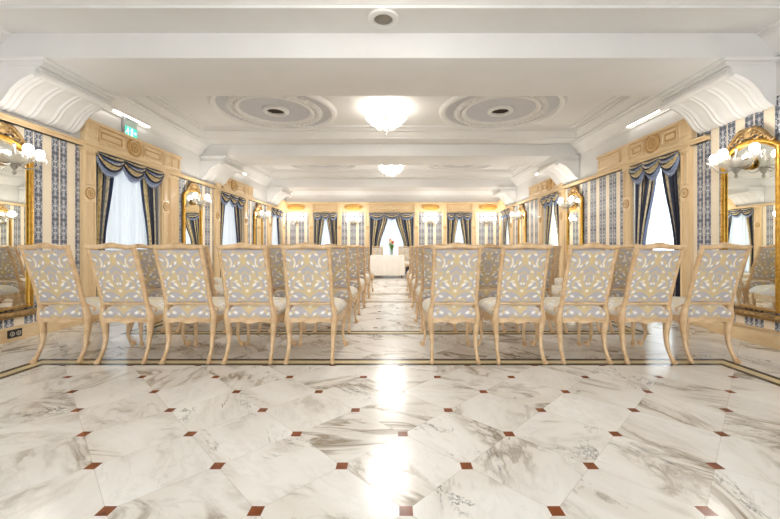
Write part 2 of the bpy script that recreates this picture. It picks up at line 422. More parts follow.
def wall_side(name, sgn, wp, wins):
    mb = MB(); a, b = sorted((sgn*XW, sgn*(XW+.3)))
    ys = [YR] + [q for w in wins for q in w] + [YB+.3]
    for i in range(0, len(ys), 2): mb.box(a, b, ys[i], ys[i+1], 0, WTOP)
    for (y0, y1) in wins: mb.box(a, b, y0, y1, -.0, WBOT)
    yq = 4.97 if sgn > 0 else YR+.1
    mb.box(a, b, YR, yq, WTOP, 2.66); mb.box(a, b, YR, yq, 2.66, 3.7, 1); mb.box(a, b, yq, YB+.3, WTOP, 3.7, 1)
    tag(mb.build(name, [wp, M['plaster']], ang=None), kind='structure')
wall_side('wall_left', -1, M['wp_left'], WIN['left']); wall_side('wall_right', 1, M['wp_right'], WIN['right'])
mb = MB(); xs = [-XW] + [q for w in WIN['back'] for q in w] + [XW]
for i in range(0, len(xs), 2): mb.box(xs[i], xs[i+1], YB, YB+.3, 0, WTOP)
for (x0, x1) in WIN['back']: mb.box(x0, x1, YB, YB+.3, 0, WBOT)
mb.box(-XW, XW, YB, YB+.3, WTOP, 3.7, 1)
tag(mb.build('wall_back', [M['wp_back'], M['plaster']], ang=None), kind='structure')
mb = MB()
mb.box(-XW,-3.3,YR-.2,YR,0,3.7); mb.box(3.3,XW,YR-.2,YR,0,3.7); mb.box(-3.3,3.3,YR-.2,YR,2.7,3.7)  # unseen rear wall; wide opening added so sky light fills the room from behind
tag(mb.build('wall_rear', M['plaster'], ang=None), kind='structure')

# ceiling with coffers
mb = MB(); mb.box(-XW-.3, XW+.3, YR-.2, YB+.3, 3.56, 3.75)
mb.box(-XW, XW, YR, -.30, ZC, 3.56); mb.box(-XW, XW, 13.16, YB, ZC, 3.56)
BAYS = [(.68,3.88),(4.86,8.06),(8.98,12.24)]
INS = [(-.002,3.329),(.006,3.331),(.008,3.355),(.03,3.365),(.06,3.40),(.10,3.44),(.14,3.45),(.14,3.475),(.17,3.485),(.17,3.505),(.20,ZP)]
def coffer_rect(b): return (-3.98, 3.98, b[0]+.40, b[1]-.40)
for bay in BAYS:
    x0, x1, y0, y1 = coffer_rect(bay)
    mb.box(-XW, XW, bay[0]-.02, y0, ZC, 3.56); mb.box(-XW, XW, y1, bay[1]+.02, ZC, 3.56)
    mb.box(-XW, x0, y0, y1, ZC, 3.56); mb.box(x1, XW, y0, y1, ZC, 3.56)
    vs = []; fs = []
    for (e_, z_) in INS: vs += [(x0+e_,y0+e_,z_),(x1-e_,y0+e_,z_),(x1-e_,y1-e_,z_),(x0+e_,y1-e_,z_)]
    for i in range(len(INS)-1):
        for k in range(4):
            l = (k+1) % 4; fs.append((i*4+k, i*4+l, i*4+4+l, i*4+4+k))
    n = len(INS)*4-4; fs.append((n, n+1, n+2, n+3)); mb.add(vs, fs)
tag(mb.build('ceiling', M['plaster'], ang=25), kind='structure')
for (y0, y1) in BEAMS:
    mb = MB(); mb.box(-XW, XW, y0, y1, ZBM, 3.56, bev=.006); trim(mb, M['plaster'])
# panel frame mouldings on the coffer panels
def half_round(mb, pts, r, closed=False): mb.sweep(pts, (r, r*.8), 8, ref=(0,0,1), closed=closed)
for bay in BAYS:
    x0, x1, y0, y1 = coffer_rect(bay); e_ = .27; mb = MB(); c = .10; pts = []
    X0, X1, Y0, Y1 = x0+e_, x1-e_, y0+e_, y1-e_
    for (cx, cy, a0) in ((X1-c,Y0+c,-PI/2),(X1-c,Y1-c,0),(X0+c,Y1-c,PI/2),(X0+c,Y0+c,PI)):
        for k in range(6):
            a = a0+PI/2*k/5; pts.append((cx+c*math.cos(a), cy+c*math.sin(a), ZP))
    half_round(mb, pts, .028, True); trim(mb, M['plaster2'])
# wall cornices between the corbels (cove)
COV = [(0,3.08),(.025,3.08),(.03,3.10),(.05,3.11),(.075,3.16),(.11,3.22),(.17,3.275),(.19,3.28),(.19,3.30),(.23,3.31),(.23,3.335),(0,3.335)]
def cornice(sgn, y0, y1, back=False):
    mb = MB()
    if back: A = [(-y, YB-d_, z) for (d_, z) in COV for y in (0,)]
    vs = []; n = len(COV)
    for q in (y0, y1):
        for (d_, z) in COV: vs.append((q, YB-d_, z) if back else (sgn*(XW-d_), q, z))
    fs = [(i, (i+1) % n, n+(i+1) % n, n+i) for i in range(n)] + [tuple(range(n))[::-1], tuple(range(n, 2*n))]
    if (sgn > 0) != back: fs = [f[::-1] for f in fs]
    mb.add(vs, fs); trim(mb, M['plaster2'], ang=20)
for sgn in (-1, 1):
    for (y0, y1) in ((.68,3.88),(4.86,8.06),(8.98,12.24),(13.16,YB)): cornice(sgn, y0, y1)
cornice(1, -XW, XW, True)

# ------------------------------------------------------------------ wood trim
def rosette(mb, cx, y, cz, r):
    mb.torus(r*.86, r*.15, (cx, y, cz), 'y', 28, 8, mi=1); mb.torus(r*.52, r*.10, (cx, y, cz), 'y', 24, 8, mi=1)
    mb.lathe([(r*.9,-.004),(r*.9,.006),(0,.006)], 28, (cx, y, cz), 'y')
    mb.ball((cx, y+.004, cz), r*.22, 10, 6, (1,.6,1), mi=1)
    for k in range(8):
        a = 2*PI*k/8; mb.ball((cx+r*.36*math.cos(a), y+.004, cz+r*.36*math.sin(a)), r*.13, 8, 5, (1,.6,1), mi=1)
def pframe(mb, x0, x1, z0, z1, y, r=.011, mi=0):
    mb.sweep([(x0,y,z0),(x1,y,z0),(x1,y,z1),(x0,y,z1)], [(r*1.3,r*1.3)]*4, 6, ref=(0,1,0), closed=True, mi=mi)
def pilaster(w, ztop=2.43, z0=0, d=.05):
    mb = MB(); h = w/2
    mb.box(-h, h, -.02, d, z0, ztop, bev=.006)
    mb.box(-h-.012, h+.012, -.02, d+.015, z0, z0+.16, bev=.005)
    mb.box(-h-.01, h+.01, -.02, d+.012, ztop-.05, ztop, bev=.005)
    if w > .1:
        pframe(mb, -h+.035, h-.035, z0+.22, 1.68, d, .012); pframe(mb, -h+.035, h-.035, 1.92, ztop-.09, d, .012)
        rosette(mb, 0, d+.004, 1.80, min(h*.8, .085))
    return mb
def rail(L, z0, z1, d):                     # horizontal moulding centred at 0
    mb = MB(); mb.box(-L/2, L/2, -.02, d*.7, z0, z1); mb.box(-L/2, L/2, -.02, d, z0+(z1-z0)*.62, z1, bev=.006); mb.box(-L/2, L/2, -.02, d*.82, z0, z0+(z1-z0)*.25, bev=.004)
    return mb
def frieze(L, z0, z1, wc, ww, extra=(), oval=False):
    """carved panel over a window; wc = window centre, ww = window width in local x"""
    mb = MB(); mb.box(-L/2, L/2, -.02, .05, z0, z1)
    mb.box(-L/2-.01, L/2+.01, -.02, .085, z1-.045, z1, bev=.008); mb.box(-L/2, L/2, -.02, .07, z0, z0+.035, bev=.006)
    zc = (z0+z1)/2; hh = (z1-z0)/2-.075
    rosette(mb, wc, .062, zc, .155) if not oval else None
    for s_ in (-1, 1):
        a, b = sorted((wc+s_*.22, wc+s_*(ww/2-.03)))
        if not oval and b-a > .08: pframe(mb, a, b, zc-hh, zc+hh, .05, .017); pframe(mb, a+.045, b-.045, zc-hh+.045, zc+hh-.045, .05, .008, 1)
        p = wc+s_*(ww/2+.11)
        mb.box(p-.11, p+.11, .0, .075, z0, z1-.03, bev=.006)
        pframe(mb, p-.07, p+.07, zc-hh, zc+hh, .075, .008)
    for (a, b) in extra: pframe(mb, a, b, zc-hh, zc+hh, .05, .012)
    return mb

# side walls : pilasters, rails, friezes, base boards
PIL = {'left': [(4.97,5.19),(6.66,6.87),(8.62,8.87),(10.29,10.54),(12.28,12.53),(13.82,14.1)],
       'right': [(4.97,5.14),(6.23,6.43),(8.70,8.94),(9.98,10.2),(12.52,12.76),(13.86,14.1)]}
for side, fr in (('left', frame_left), ('right', frame_right)):
    for (a, b) in PIL[side]:
        loc, rz = fr((a+b)/2); trim(pilaster(b-a), [M['wood'], M['carving']], loc, rz)
    ya = 3.6 if side == 'left' else 4.70; loc, rz = fr((ya+YB)/2); trim(rail(YB-ya, 2.43, 2.50, .075), M['woodh'], loc, rz)
    if side == 'left': loc, rz = fr(1.0); trim(rail(5.2, 2.43, 2.50, .075), M['woodh'], loc, rz)
    sg = -1 if side == 'left' else 1
    for (a, b, w) in ((4.99, 7.22, WIN[side][0]), (9.0, 10.9, WIN[side][1]), (13.18, 14.18, None)):
        c = (a+b)/2; loc, rz = fr(c)
        if w:
            wc = ((w[0]+w[1])/2-c)*sg; ww = w[1]-w[0]
            ex = [tuple(sorted(((w[1]+.28-c)*sg, (b-.06-c)*sg)))]
            trim(frieze(b-a, 2.50, 2.83, wc, ww, ex), [M['woodh'], M['carving']], loc, rz)
        else: trim(frieze(b-a, 2.50, 2.83, 0, .5, oval=True), M['woodh'], loc, rz)
# base boards
for side, fr, sg in (('left', frame_left, -1), ('right', frame_right, 1)):
    mb = MB(); segs = [YR] + [q for w in WIN[side] for q in w] + [YB]
    for i in range(0, len(segs), 2):
        x0, x1 = sorted((sg*XW, sg*(XW-.05))); mb.box(x0, x1, segs[i], segs[i+1], 0, .135, bev=.004)
        x0, x1 = sorted((sg*XW, sg*(XW-.035))); mb.box(x0, x1, segs[i], segs[i+1], .135, .155, bev=.004)
    tag(mb.build('baseboard_'+side, M['woodh']), kind='structure')
mb = MB(); segs = [-XW] + [q for w in WIN['back'] for q in w] + [XW]
for i in range(0, len(segs), 2): mb.box(segs[i], segs[i+1], YB-.05, YB, 0, .15, bev=.004)
tag(mb.build('baseboard_back', M['woodh']), kind='structure')
# plinth in front of the near right mirror
mb = MB(); mb.box(XW-.17, XW-.03, 3.0, 4.56, 0, .14, bev=.006); trim(mb, M['woodh'])
# louvred panel beyond the near left window
mb = MB(); mb.box(-.15,.15,-.01,.03,.16,2.43); pframe(mb,-.13,.13,.25,2.36,.03,.012)
for k in range(66):
    z = .28+k*.0312; mb.add([(-.115,.012,z+.027),(.115,.012,z+.027),(.115,.042,z),(-.115,.042,z),(-.115,.008,z+.022),(.115,.008,z+.022),(.115,.038,z-.005),(-.115,.038,z-.005)],[(0,3,2,1),(4,5,6,7),(0,1,5,4),(1,2,6,5),(2,3,7,6),(3,0,4,7)])
loc, rz = frame_left(7.05); trim(mb, M['wood'], loc, rz)
# back wall
for (a, b) in ((-3.24,-3.06),(-2.13,-1.96),(-1.04,-.88),(.86,1.03),(1.97,2.14),(3.10,3.26)):
    loc, rz = frame_back((a+b)/2); trim(pilaster(b-a-.004, 2.41), [M['wood'], M['carving']], loc, rz)
mb = MB(); L = 2*XW-.01
mb.box(-L/2, L/2, -.02, .05, 2.40, 2.77); mb.box(-L/2, L/2, -.02, .10, 2.73, 2.79, bev=.01); mb.box(-L/2, L/2, -.02, .07, 2.40, 2.435, bev=.006)
for p in (-3.15,-2.045,-.96,.945,2.055,3.18): mb.box(-p-.09, -p+.09, 0, .075, 2.40, 2.74, bev=.006)
for (a, b) in ((-3.0,-2.2),(-.8,.8),(2.2,3.02)): pframe(mb, -b, -a, 2.48, 2.68, .05, .014); pframe(mb, -b+.05, -a-.05, 2.52, 2.64, .05, .007)
loc, rz = frame_back(0); trim(mb, M['woodh'], loc, rz)
for c in (-3.72,-1.50,1.50,3.72):          # carved oval plaques over the papered bays
    mb = MB(); mb.lathe([(.16,-.02),(.16,.03),(.14,.055),(.10,.06),(0,.065)], 32, axis='y'); 
    mb.v = [(v[0]*2.1, v[1], v[2]*.72) for v in mb.v]
    mb.torus(.155, .012, (0,.04,0), 'y', 32, 6); mb.v[-192:] = [(v[0]*2.1, v[1], v[2]*.72) for v in mb.v[-192:]]
    for s_ in (-1,1):
        for k in range(4): mb.ball((s_*(.05+.06*k), .06, .0), .028-.004*k, 8, 5, (1.2,.6,1.4))
    loc, rz = frame_back(c); trim(mb, M['amber'], (loc[0], loc[1]-.04, 2.585), rz)

# ------------------------------------------------------------------ windows
nwin = [0]
def window(w, fr):
    nwin[0] += 1; h = w/2; e = empty('window_%d' % nwin[0], fr[0], fr[1]); tag(e, kind='structure')
    mb = MB()
    for (a, b) in ((-h, -h+.07), (h-.07, h)): mb.box(a, b, -.20, -.13, WBOT, WTOP, bev=.005)
    for (a, b) in ((WBOT, WBOT+.12), (WTOP-.08, WTOP)): mb.box(-h+.07, h-.07, -.195, -.135, a, b)
    for s_ in (-1, 1):
        a, b = sorted((s_*h, s_*(h-.012))); mb.box(a, b, -.295, -.0, WBOT, WTOP)
    mb.box(-h+.012, h-.012, -.295, 0, WTOP-.012, WTOP)
    mb.build('window_frame', M['frame_white'], e)
    for s_ in (1,):
        a, b = -h+.06, h-.06; mb = MB(); mb.box(a, b, -.168, -.160, WBOT+.1, WTOP-.06); mb.build('pane', M['glass'], e, None)

def drape(w, gap_top, gap_bot, seed, s_):
    """one drape on local side s_ (+1/-1) of a window w wide; hangs from a rod, pulled aside low down"""
    h = w/2-.03; n = 5 if w > 1.2 else 4
    def fn(u, v):
        z = 2.40 - v*2.34
        k = min(1, v/.62); k = k*k*(3-2*k) if v < .62 else 1 - .18*((v-.62)/.38)
        ti = gap_top*.5 + (gap_bot*.5-gap_top*.5)*k
        x = h + (ti-h)*u
        comp = (h-gap_top*.5)/max(.12, h-ti)
        y = -.045+.020*math.sin(2*PI*n*u+seed+.6*v)*min(1.2, comp) + .010*math.sin(4*PI*n*u+seed*2)
        return (s_*x, y, z)
    mb = MB(); mb.grid(fn, 64, 30, flip=(s_ < 0)); return mb
def swag(w, hg, dz=.075):
    def fn(u, v):
        s = 4*u*(1-u); z = -v*(dz+(hg-dz)*s**.8)
        y = .046+.065*math.sin(PI*min(1, v*1.1))*(.35+.65*s)+.026*math.cos(v*2*PI*3.5+1.5*(u-.5))*s**.5*min(1, v*4)
        return ((u-.5)*w, y, z)
    mb = MB(); mb.grid(fn, 26, 30)
    fb = MB(); pts = [fn(i/26, 1.0) for i in range(27)]
    fb.sweep([(p[0], p[1], p[2]-.012) for p in pts], (.012,.016), 6, ref=(0,1,0))
    for i in range(27):
        p = pts[i]; fb.sweep([(p[0],p[1],p[2]-.015),(p[0],p[1]+.002,p[2]-.05)], [.006,.003], 5)
    return mb, fb
WORD = ['nearest', 'middle', 'farthest']; BWORD = ['left', 'centre', 'right']
for side, fr in (('left', frame_left), ('right', frame_right), ('back', frame_back)):
    for i, (a, b) in enumerate(WIN[side]):
        w = b-a; f = fr((a+b)/2); window(w, f)
        wn_ = ("left wall's %s window" % WORD[i]) if side == 'left' else ("right wall's %s window" % WORD[i]) if side == 'right' else ("back wall's %s window" % BWORD[i])
        if side == 'left': gt, gb = .42*w, .70*w
        elif side == 'right': gt, gb = .03, .62*w
        else: gt, gb = (.26, .98) if i == 1 else (.05, .40)
        for s_ in (-1, 1):
            if side == 'left': pos = 'far side' if s_ < 0 else 'near side'
            elif side == 'right': pos = 'near side' if s_ < 0 else 'far side'
            else: pos = 'right side' if s_ < 0 else 'left side'
            d = drape(w, gt, gb, i*1.3+s_, s_).build('drape', M['drape'], None, 60)
            sm_ = d.modifiers.new('thick', 'SOLIDIFY'); sm_.thickness = .006; sm_.offset = 0
            d.location = f[0]; d.rotation_euler = (0,0,f[1])
            tag(d, 'navy and gold striped drape, %s of the %s' % (pos, wn_), 'curtain', 'striped window drapes')
        v = empty('swag_valance', (f[0][0], f[0][1], 2.43), f[1], 'swagged valance with navy fringe over the %s' % wn_, 'valance', 'swagged valances')
        ns_ = 3; sw = (w-.02)/ns_
        bd = MB(); bd.box(-w/2+.01, w/2-.01, .0, .05, -.035, .01, bev=.004); bd.build('pelmet_board', M['wood'], v)
        for k in range(ns_):
            m1_, m2_ = swag(sw*1.08, .29); o = m1_.build('swag', M['swag'], v, 60); o.location = ((k-(ns_-1)/2)*sw, .012+.006*(k % 2), -.005)
            sm_ = o.modifiers.new('thick', 'SOLIDIFY'); sm_.thickness = .005
            m2_.build('fringe', M['trimcloth'], o)
        if side != 'right':
            def fs_(u, v_): return ((u-.5)*(w-.04), -.100+.014*math.sin(u*2*PI*w*9)+.006*math.sin(u*61+v_*2), 2.41-v_*2.34)
            mb = MB(); mb.grid(fs_, int(110*w), 6); s = mb.build('sheer_curtain', M['sheer'], None, 60); s.location = f[0]; s.rotation_euler = (0,0,f[1])
            tag(s, 'white pleated sheer hanging behind the drapes of the %s' % wn_, 'sheer curtain', 'white sheer curtains')

# ------------------------------------------------------------------ corbels
def make_corbel(L):
    """local x along the wall, y out of the wall"""
    e = empty('corbel', cat='corbel')
    prof = cr([(.515,2.945),(.50,2.925),(.44,2.905),(.36,2.87),(.28,2.82),(.20,2.745),(.145,2.665),(.10,2.610),(.05,2.575),(.012,2.560)], 5)
    nj = 72; mb = MB()
    def groove(t_):
        s = abs(t_-.5)*2*L/2                                         # distance from the middle
        g = 0
        for c_, w_ in ((L/2-.035,.016),(L/2-.095,.014),(L/2-.15,.016),(.10,.014),(.155,.014)):
            g += math.exp(-((s-c_)/w_)**2)
        return g*.014
    P = [np.array(p) for p in prof]; N = []
    for i in range(len(P)):
        t_ = P[min(i+1,len(P)-1)]-P[max(i-1,0)]; t_ = t_/np.linalg.norm(t_); N.append(np.array((t_[1], -t_[0])))
    vs = []; n = len(P)
    for j in range(nj+1):
        for i in range(n):
            q = P[i]+N[i]*(-groove(j/nj))*( -1 if False else 1)
            vs.append((-L/2+L*j/nj, q[0], q[1]))
    fs = []
    for j in range(nj):
        for i in range(n-1): fs.append((j*n+i, j*n+i+1, (j+1)*n+i+1, (j+1)*n+i))
    mb.add(vs, fs)
    o_ = len(mb.v)
    for x_ in (-L/2, L/2):
        b_ = len(mb.v); ring = [(x_, p[0], p[1]) for p in P] + [(x_, .002, 2.558), (x_, .002, 2.97), (x_, .50, 2.97)]
        mb.add(ring, [tuple(range(len(ring))) if x_ < 0 else tuple(range(len(ring)))[::-1]])
    mb.build('console', M['plaster2'], e, 30)
    mb = MB()
    for (z0, z1, d) in ((2.955,2.985,.50),(2.985,3.005,.535),(3.005,3.03,.55),(3.03,3.066,.585)):
        mb.box(-L/2-(d-.55 if d > .55 else 0), L/2+(d-.55 if d > .55 else 0), .002, d, z0, z1, bev=.004)
    mb.build('abacus', M['plaster2'], e)
    mb = MB()
    for s_ in (-1, 1):
        pts = []; rr = []
        for k in range(30):
            a = k/29*2*PI*1.6; r = .044*(1-k/29*.85); pts.append((s_*(L/2+.012), .505+r*math.cos(a+PI/2), 2.905+r*math.sin(a+PI/2))); rr.append(.010*(1-.4*k/29))
        mb.sweep(pts, rr, 6, ref=(1,0,0))
        mb.ball((s_*(L/2+.012), .505, 2.905), .012, 8, 5)
    pts = [(-L/2-.008+ (L+.016)*k/24, .505, 2.905+.003*math.sin(k*2.4)) for k in range(25)]
    mb.sweep(pts, [(.046+.003*math.sin(k*2.4),)*2 for k in range(25)], 14, ref=(0,1,0))
    mb.build('scroll', M['plaster2'], e)
    return e
c0 = make_corbel(.97); first = True
for i, (y0, y1) in enumerate(BEAMS[1:]):
    for side, fr in (('left', frame_left), ('right', frame_right)):
        o = c0 if first else dup(c0); first = False; f = fr((y0+y1)/2)
        place(o, f[0], f[1], 'white fluted scroll corbel, %s, on the %s wall' % (['nearest the camera','second from the camera','closest to the back wall'][i], side), 'plaster corbels under the beams')

# ------------------------------------------------------------------ ceiling medallions, chandeliers, speaker
def make_medallion():
    e = empty('ceiling_medallion', cat='ceiling medallion')
    mb = MB(); R = 1.02
    mb.lathe([(R+.07,.0),(R+.065,-.02),(R+.03,-.05),(R-.02,-.05),(R-.05,-.004)], 64, cap=False); mb.build('outer_ring', M['plaster2'], e)
    mb = MB(); mb.lathe([(R-.02,-.006),(.80,-.006),(0,-.006)], 64); mb.build('field', M['field'], e)
    mb = MB(); mb.lathe([(.82,-.004),(.80,-.03),(.76,-.035),(.73,-.02),(.70,-.006)], 64, cap=False)
    for k in range(44):
        a = 2*PI*k/44; mb.ball((.765*math.cos(a), .765*math.sin(a), -.036), .042, 7, 5, (1,1,.7))
        b_ = a+PI/44; mb.ball((.80*math.cos(b_), .80*math.sin(b_), -.03), .028, 6, 4, (1,1,.7)); mb.ball((.725*math.cos(b_), .725*math.sin(b_), -.028), .024, 6, 4, (1,1,.7))
    mb.build('leaf_garland', M['plaster2'], e)
    mb = MB(); mb.torus(.655, .034, (0,0,-.016), n=56); mb.torus(.615,.010,(0,0,-.008), n=56); mb.build('inner_ring', M['plaster2'], e)
    mb = MB(); mb.lathe([(.235,-.004),(.23,-.035),(.19,-.06),(.16,-.05),(.15,-.008)], 36, cap=False)
    mb.build('vent_ring', M['plaster2'], e)
    mb = MB(); mb.lathe([(.152,-.008),(.15,-.014),(0,-.014)], 32)
    for k in range(5):
        yy = -.10+.05*k; hw = math.sqrt(.148**2-yy**2); mb.box(-hw, hw, yy-.006, yy+.006, -.024, -.012)
    mb.build('vent', M['dark'], e)
    return e
m0 = make_medallion()
place(m0, (-2.02,6.52,ZP), 0, 'round plaster ceiling medallion above the left chairs in the near bay', 'ceiling medallions')
place(dup(m0), (2.0,6.52,ZP), 0, 'round plaster ceiling medallion above the right chairs in the near bay', 'ceiling medallions')
place(dup(m0), (-2.03,10.61,ZP), 0, 'round plaster ceiling medallion left of the far ceiling light', 'ceiling medallions')
place(dup(m0), (2.01,10.61,ZP), 0, 'round plaster ceiling medallion right of the far ceiling light', 'ceiling medallions')

def make_chandelier():
    e = empty('chandelier', cat='chandelier')
    mb = MB(); mb.lathe([(.12,0),(.12,-.03),(.06,-.05),(.02,-.07),(.02,-.20),(0,-.20)], 24); mb.build('canopy', M['brass'], e)
    mb = MB()
    for (R, z) in ((.36,-.10),(.27,-.20),(.16,-.29)): mb.torus(R, .010, (0,0,z), n=40, m=6)
    for k in range(6):
        a = PI/3*k; mb.sweep([(0,0,-.06),(.2*math.cos(a),.2*math.sin(a),-.06),(.36*math.cos(a),.36*math.sin(a),-.10)], .006, 6, ref=(0,0,1))
        mb.sweep([(.36*math.cos(a),.36*math.sin(a),-.10),(.27*math.cos(a),.27*math.sin(a),-.20),(.16*math.cos(a),.16*math.sin(a),-.29),(.01*math.cos(a),.01*math.sin(a),-.36)], .005, 5, ref=(0,0,1))
    mb.build('ring_frame', M['crystal'], e)
    for (R, z, n, s_) in ((.36,-.115,44,.024),(.27,-.215,34,.024),(.16,-.305,22,.022)):
        mb = MB()
        for k in range(n):
            a = 2*PI*k/n; x_, y_ = R*math.cos(a), R*math.sin(a)
            mb.ball((x_, y_, z-.012), .010, 6, 4); mb.ball((x_, y_, z-.022-s_*1.2), s_*.55, 6, 4, (1,1,2.2))
        mb.build('crystal_tier', M['crystal'], e, 15)
    for k in range(12):
        a = 2*PI*k/12; r = .31 if k % 2 else .17
        mb = MB(); mb.ball((r*math.cos(a), r*math.sin(a), -.15 if k % 2 else -.23), .05, 12, 8, (1,1,1.2)); mb.build('bulb', M['bulb'], e)
    mb = MB(); mb.ball((0,0,-.40), .04, 12, 8); mb.ball((0,0,-.455), .016, 8, 6, (1,1,1.5)); mb.build('finial', M['crystal'], e, 15)
    return e
def lamp(name, loc, w, r=.12, c=(1,.96,.90)):
    l = bpy.data.lights.new(name, 'POINT'); l.energy = w; l.color = c; l.shadow_soft_size = r
    o = bpy.data.objects.new(name, l); col.objects.link(o); o.location = loc; return o
CH_W = 120; SC_W = 9
h0 = make_chandelier()
place(h0, (-.04,6.46,ZP), 0, 'lit crystal ceiling chandelier between the two near medallions', 'crystal chandeliers')
place(dup(h0), (0,10.61,ZP), 0, 'lit crystal ceiling chandelier in the bay nearest the back wall', 'crystal chandeliers')
place(dup(h0), (0,2.28,ZP), 0, 'lit crystal ceiling chandelier above the bare marble floor', 'crystal chandeliers')
for y in (6.46, 10.61):
    l = bpy.data.lights.new('chandelier_light', 'SPOT'); l.energy = CH_W*1.0; l.color = (1,.97,.93); l.spot_size = PI*.98; l.spot_blend = .4; l.shadow_soft_size = .36
    o = bpy.data.objects.new('chandelier_light', l); col.objects.link(o); o.location = (0, y, ZP-.50)
lamp('chandelier_light', (0, 2.28, ZP-.75), CH_W*.08, .3, (1,.97,.93))
# lit strips along the cornices
for side, sg in (('left', -1), ('right', 1)):
    for i, (y0, y1) in enumerate(((4.95, 6.3), (9.08, 10.4))):
        L = y1-y0; e = empty('cornice_light', (sg*(XW-.062), (y0+y1)/2, 3.125), 0, 'white linear light under the cornice of the %s wall, %s bay' % (side, ['near', 'far'][i]), 'strip light', 'cornice strip lights')
        mb = MB(); mb.box(-.022,.022,-L/2,L/2,.0,.02,bev=.003); mb.build('housing', M['plaster2'], e)
        mb = MB(); mb.box(-.016,.016,-L/2+.02,L/2-.02,-.016,.001,bev=.004); mb.build('diffuser', M['strip'], e)

e = empty('ceiling_speaker', (0,3.63,ZC), 0, 'round grey grilled speaker set flush in the ceiling near the camera', 'speaker')
mb = MB(); mb.lathe([(.155,0),(.15,-.016),(.125,-.028),(.095,-.022),(.09,-.004)], 40, cap=False); mb.build('rim', M['plaster2'], e)
mb = MB(); mb.lathe([(.095,-.004),(.09,-.008),(0,-.014)], 36)
for r in (.03,.055,.08): mb.torus(r, .004, (0,0,-.011), n=32, m=5)
mb.build('grille', M['grille'], e)

# ------------------------------------------------------------------ mirrors
def make_mirror(w=.72, z0=.33, z1=2.15):
    e = empty('wall_mirror', cat='mirror'); h = w/2; rise = .13
    def arch(off):
        pts = [(-h+off, z0+off), (h-off, z0+off)]
        for k in range(13):
            a = k/12; x = (h-off)*(1-2*a); pts.append((x, z1-off+rise*(1-(1-2*a)**2)))
        return pts
    g = MB(); pts = arch(.035); g.add([(x,.028,z) for x, z in pts]+[(x,.018,z) for x, z in pts], [tuple(range(len(pts)))[::-1], tuple(range(len(pts), 2*len(pts)))]); g.build('mirror_glass', M['mirror'], e, None)
    mb = MB(); pts = arch(.028); mb.sweep([(x,.03,z) for x, z in pts], (.028,.030), 8, ref=(0,1,0), closed=True, rot=PI/8)
    pts = arch(.052); mb.sweep([(x,.048,z) for x, z in pts], .010, 6, ref=(0,1,0), closed=True)
    mb.build('frame', M['gold'], e, 50)
    mb = MB(); zt = z1+rise
    for s_ in (-1, 1):
        pts = cr([(s_*.02,.05,zt+.10),(s_*.10,.05,zt+.13),(s_*.20,.05,zt+.06),(s_*.28,.05,zt-.03),(s_*.34,.05,zt-.10),(s_*.37,.05,zt-.08)], 5)
        mb.sweep(pts, [.034-.018*k/len(pts) for k in range(len(pts))], 8, ref=(0,1,0))
        pts = cr([(s_*.05,.05,zt+.02),(s_*.12,.055,zt+.05),(s_*.17,.055,zt+.0),(s_*.12,.055,zt-.025),(s_*.09,.055,zt+.0)], 5)
        mb.sweep(pts, .016, 7, ref=(0,1,0))
        for k in range(5): mb.ball((s_*(.10+.05*k), .055, zt+.075-.035*k), .024, 8, 5, (1.3,.7,1))
    mb.v = [(x*.8, y, zt+(z-zt)*.8) for x, y, z in mb.v]; mb.build('crest', M['crest'], e)
    mb = MB(); mb.ball((0,.05,zt+.08), .065, 12, 8, (1,.6,1.2)); mb.torus(.062,.014,(0,.06,zt+.08),'y',20,6)
    mb.v = [(x*.8, y, zt+(z-zt)*.8) for x, y, z in mb.v]; mb.build('cartouche', M['crest'], e)
    mb = MB(); mb.box(-h-.03, h+.03, -.005, .085, z0-.05, z0+.0, bev=.008); mb.box(-h, h, -.005, .06, z0-.075, z0-.045, bev=.006)
    for k in range(9): mb.ball((-h+.04+k*(w-.08)/8, .085, z0-.03), .022, 8, 5, (1.3,.6,.9))
    mb.build('ledge', M['crest'], e)
    return e
def make_sconce():
    """local y out of the wall"""
    e = empty('wall_sconce', cat='wall lamp')
    mb = MB(); mb.lathe([(.07,.0),(.068,.015),(.045,.03),(.02,.04),(.016,.13)], 20, axis='y'); mb.build('backplate', M['brass'], e)
    mb = MB(); mb.lathe([(0,-.17),(.014,-.16),(.02,-.145),(.008,-.12),(.03,-.085),(.042,-.055),(.02,-.02),(.035,.02),(.022,.07),(.012,.12),(.02,.16),(0,.185)], 14, (0,.13,0)); mb.build('stem', M['crystal'], e)
    mb = MB(); mb.lathe([(.02,-.05),(.08,-.035),(.135,-.005),(.155,.025),(.15,.028),(.12,.005),(.02,-.035)], 40, (0,.13,0), cap=False, ruffle=(8,.018,.155)); mb.build('bowl', M['crystal'], e)
    for a in (8, 90, 172):
        ca, sa = math.cos(math.radians(a)), math.sin(math.radians(a)); R = .25 if a != 90 else .15
        mb = MB(); P = cr([(.01,-.02),(.10,-.075),(.19,-.06),(.25,.0),(.25,.045)], 6)
        mb.sweep([(ca*p[0]*R/.25, .13+sa*p[0]*R/.25, p[1]) for p in P], .009, 7, ref=(sa,-ca,0)); arm = mb.build('arm', M['crystal'], e)
        c_ = (ca*R, .13+sa*R, .04)
        mb = MB(); mb.lathe([(.012,.0),(.05,.008),(.072,.026),(.068,.028),(.012,.012)], 28, c_, cap=False, ruffle=(6,.010,.07)); mb.build('bobeche', M['crystal'], arm)
        mb = MB(); mb.lathe([(.012,.015),(.030,.03),(.043,.055),(.046,.08),(.039,.105),(.022,.122),(0,.128)], 18, c_); mb.build('lamp_shade', M['lamp_glass'], arm)
        for k in range(3):
            t_ = 2*PI*k/3; mb = MB(); mb.ball((c_[0]+.06*math.cos(t_), c_[1]+.06*math.sin(t_), c_[2]-.012), .010, 6, 4, (1,1,2.8)); mb.build('crystal_drop', M['crystal'], arm, 15)
    return e
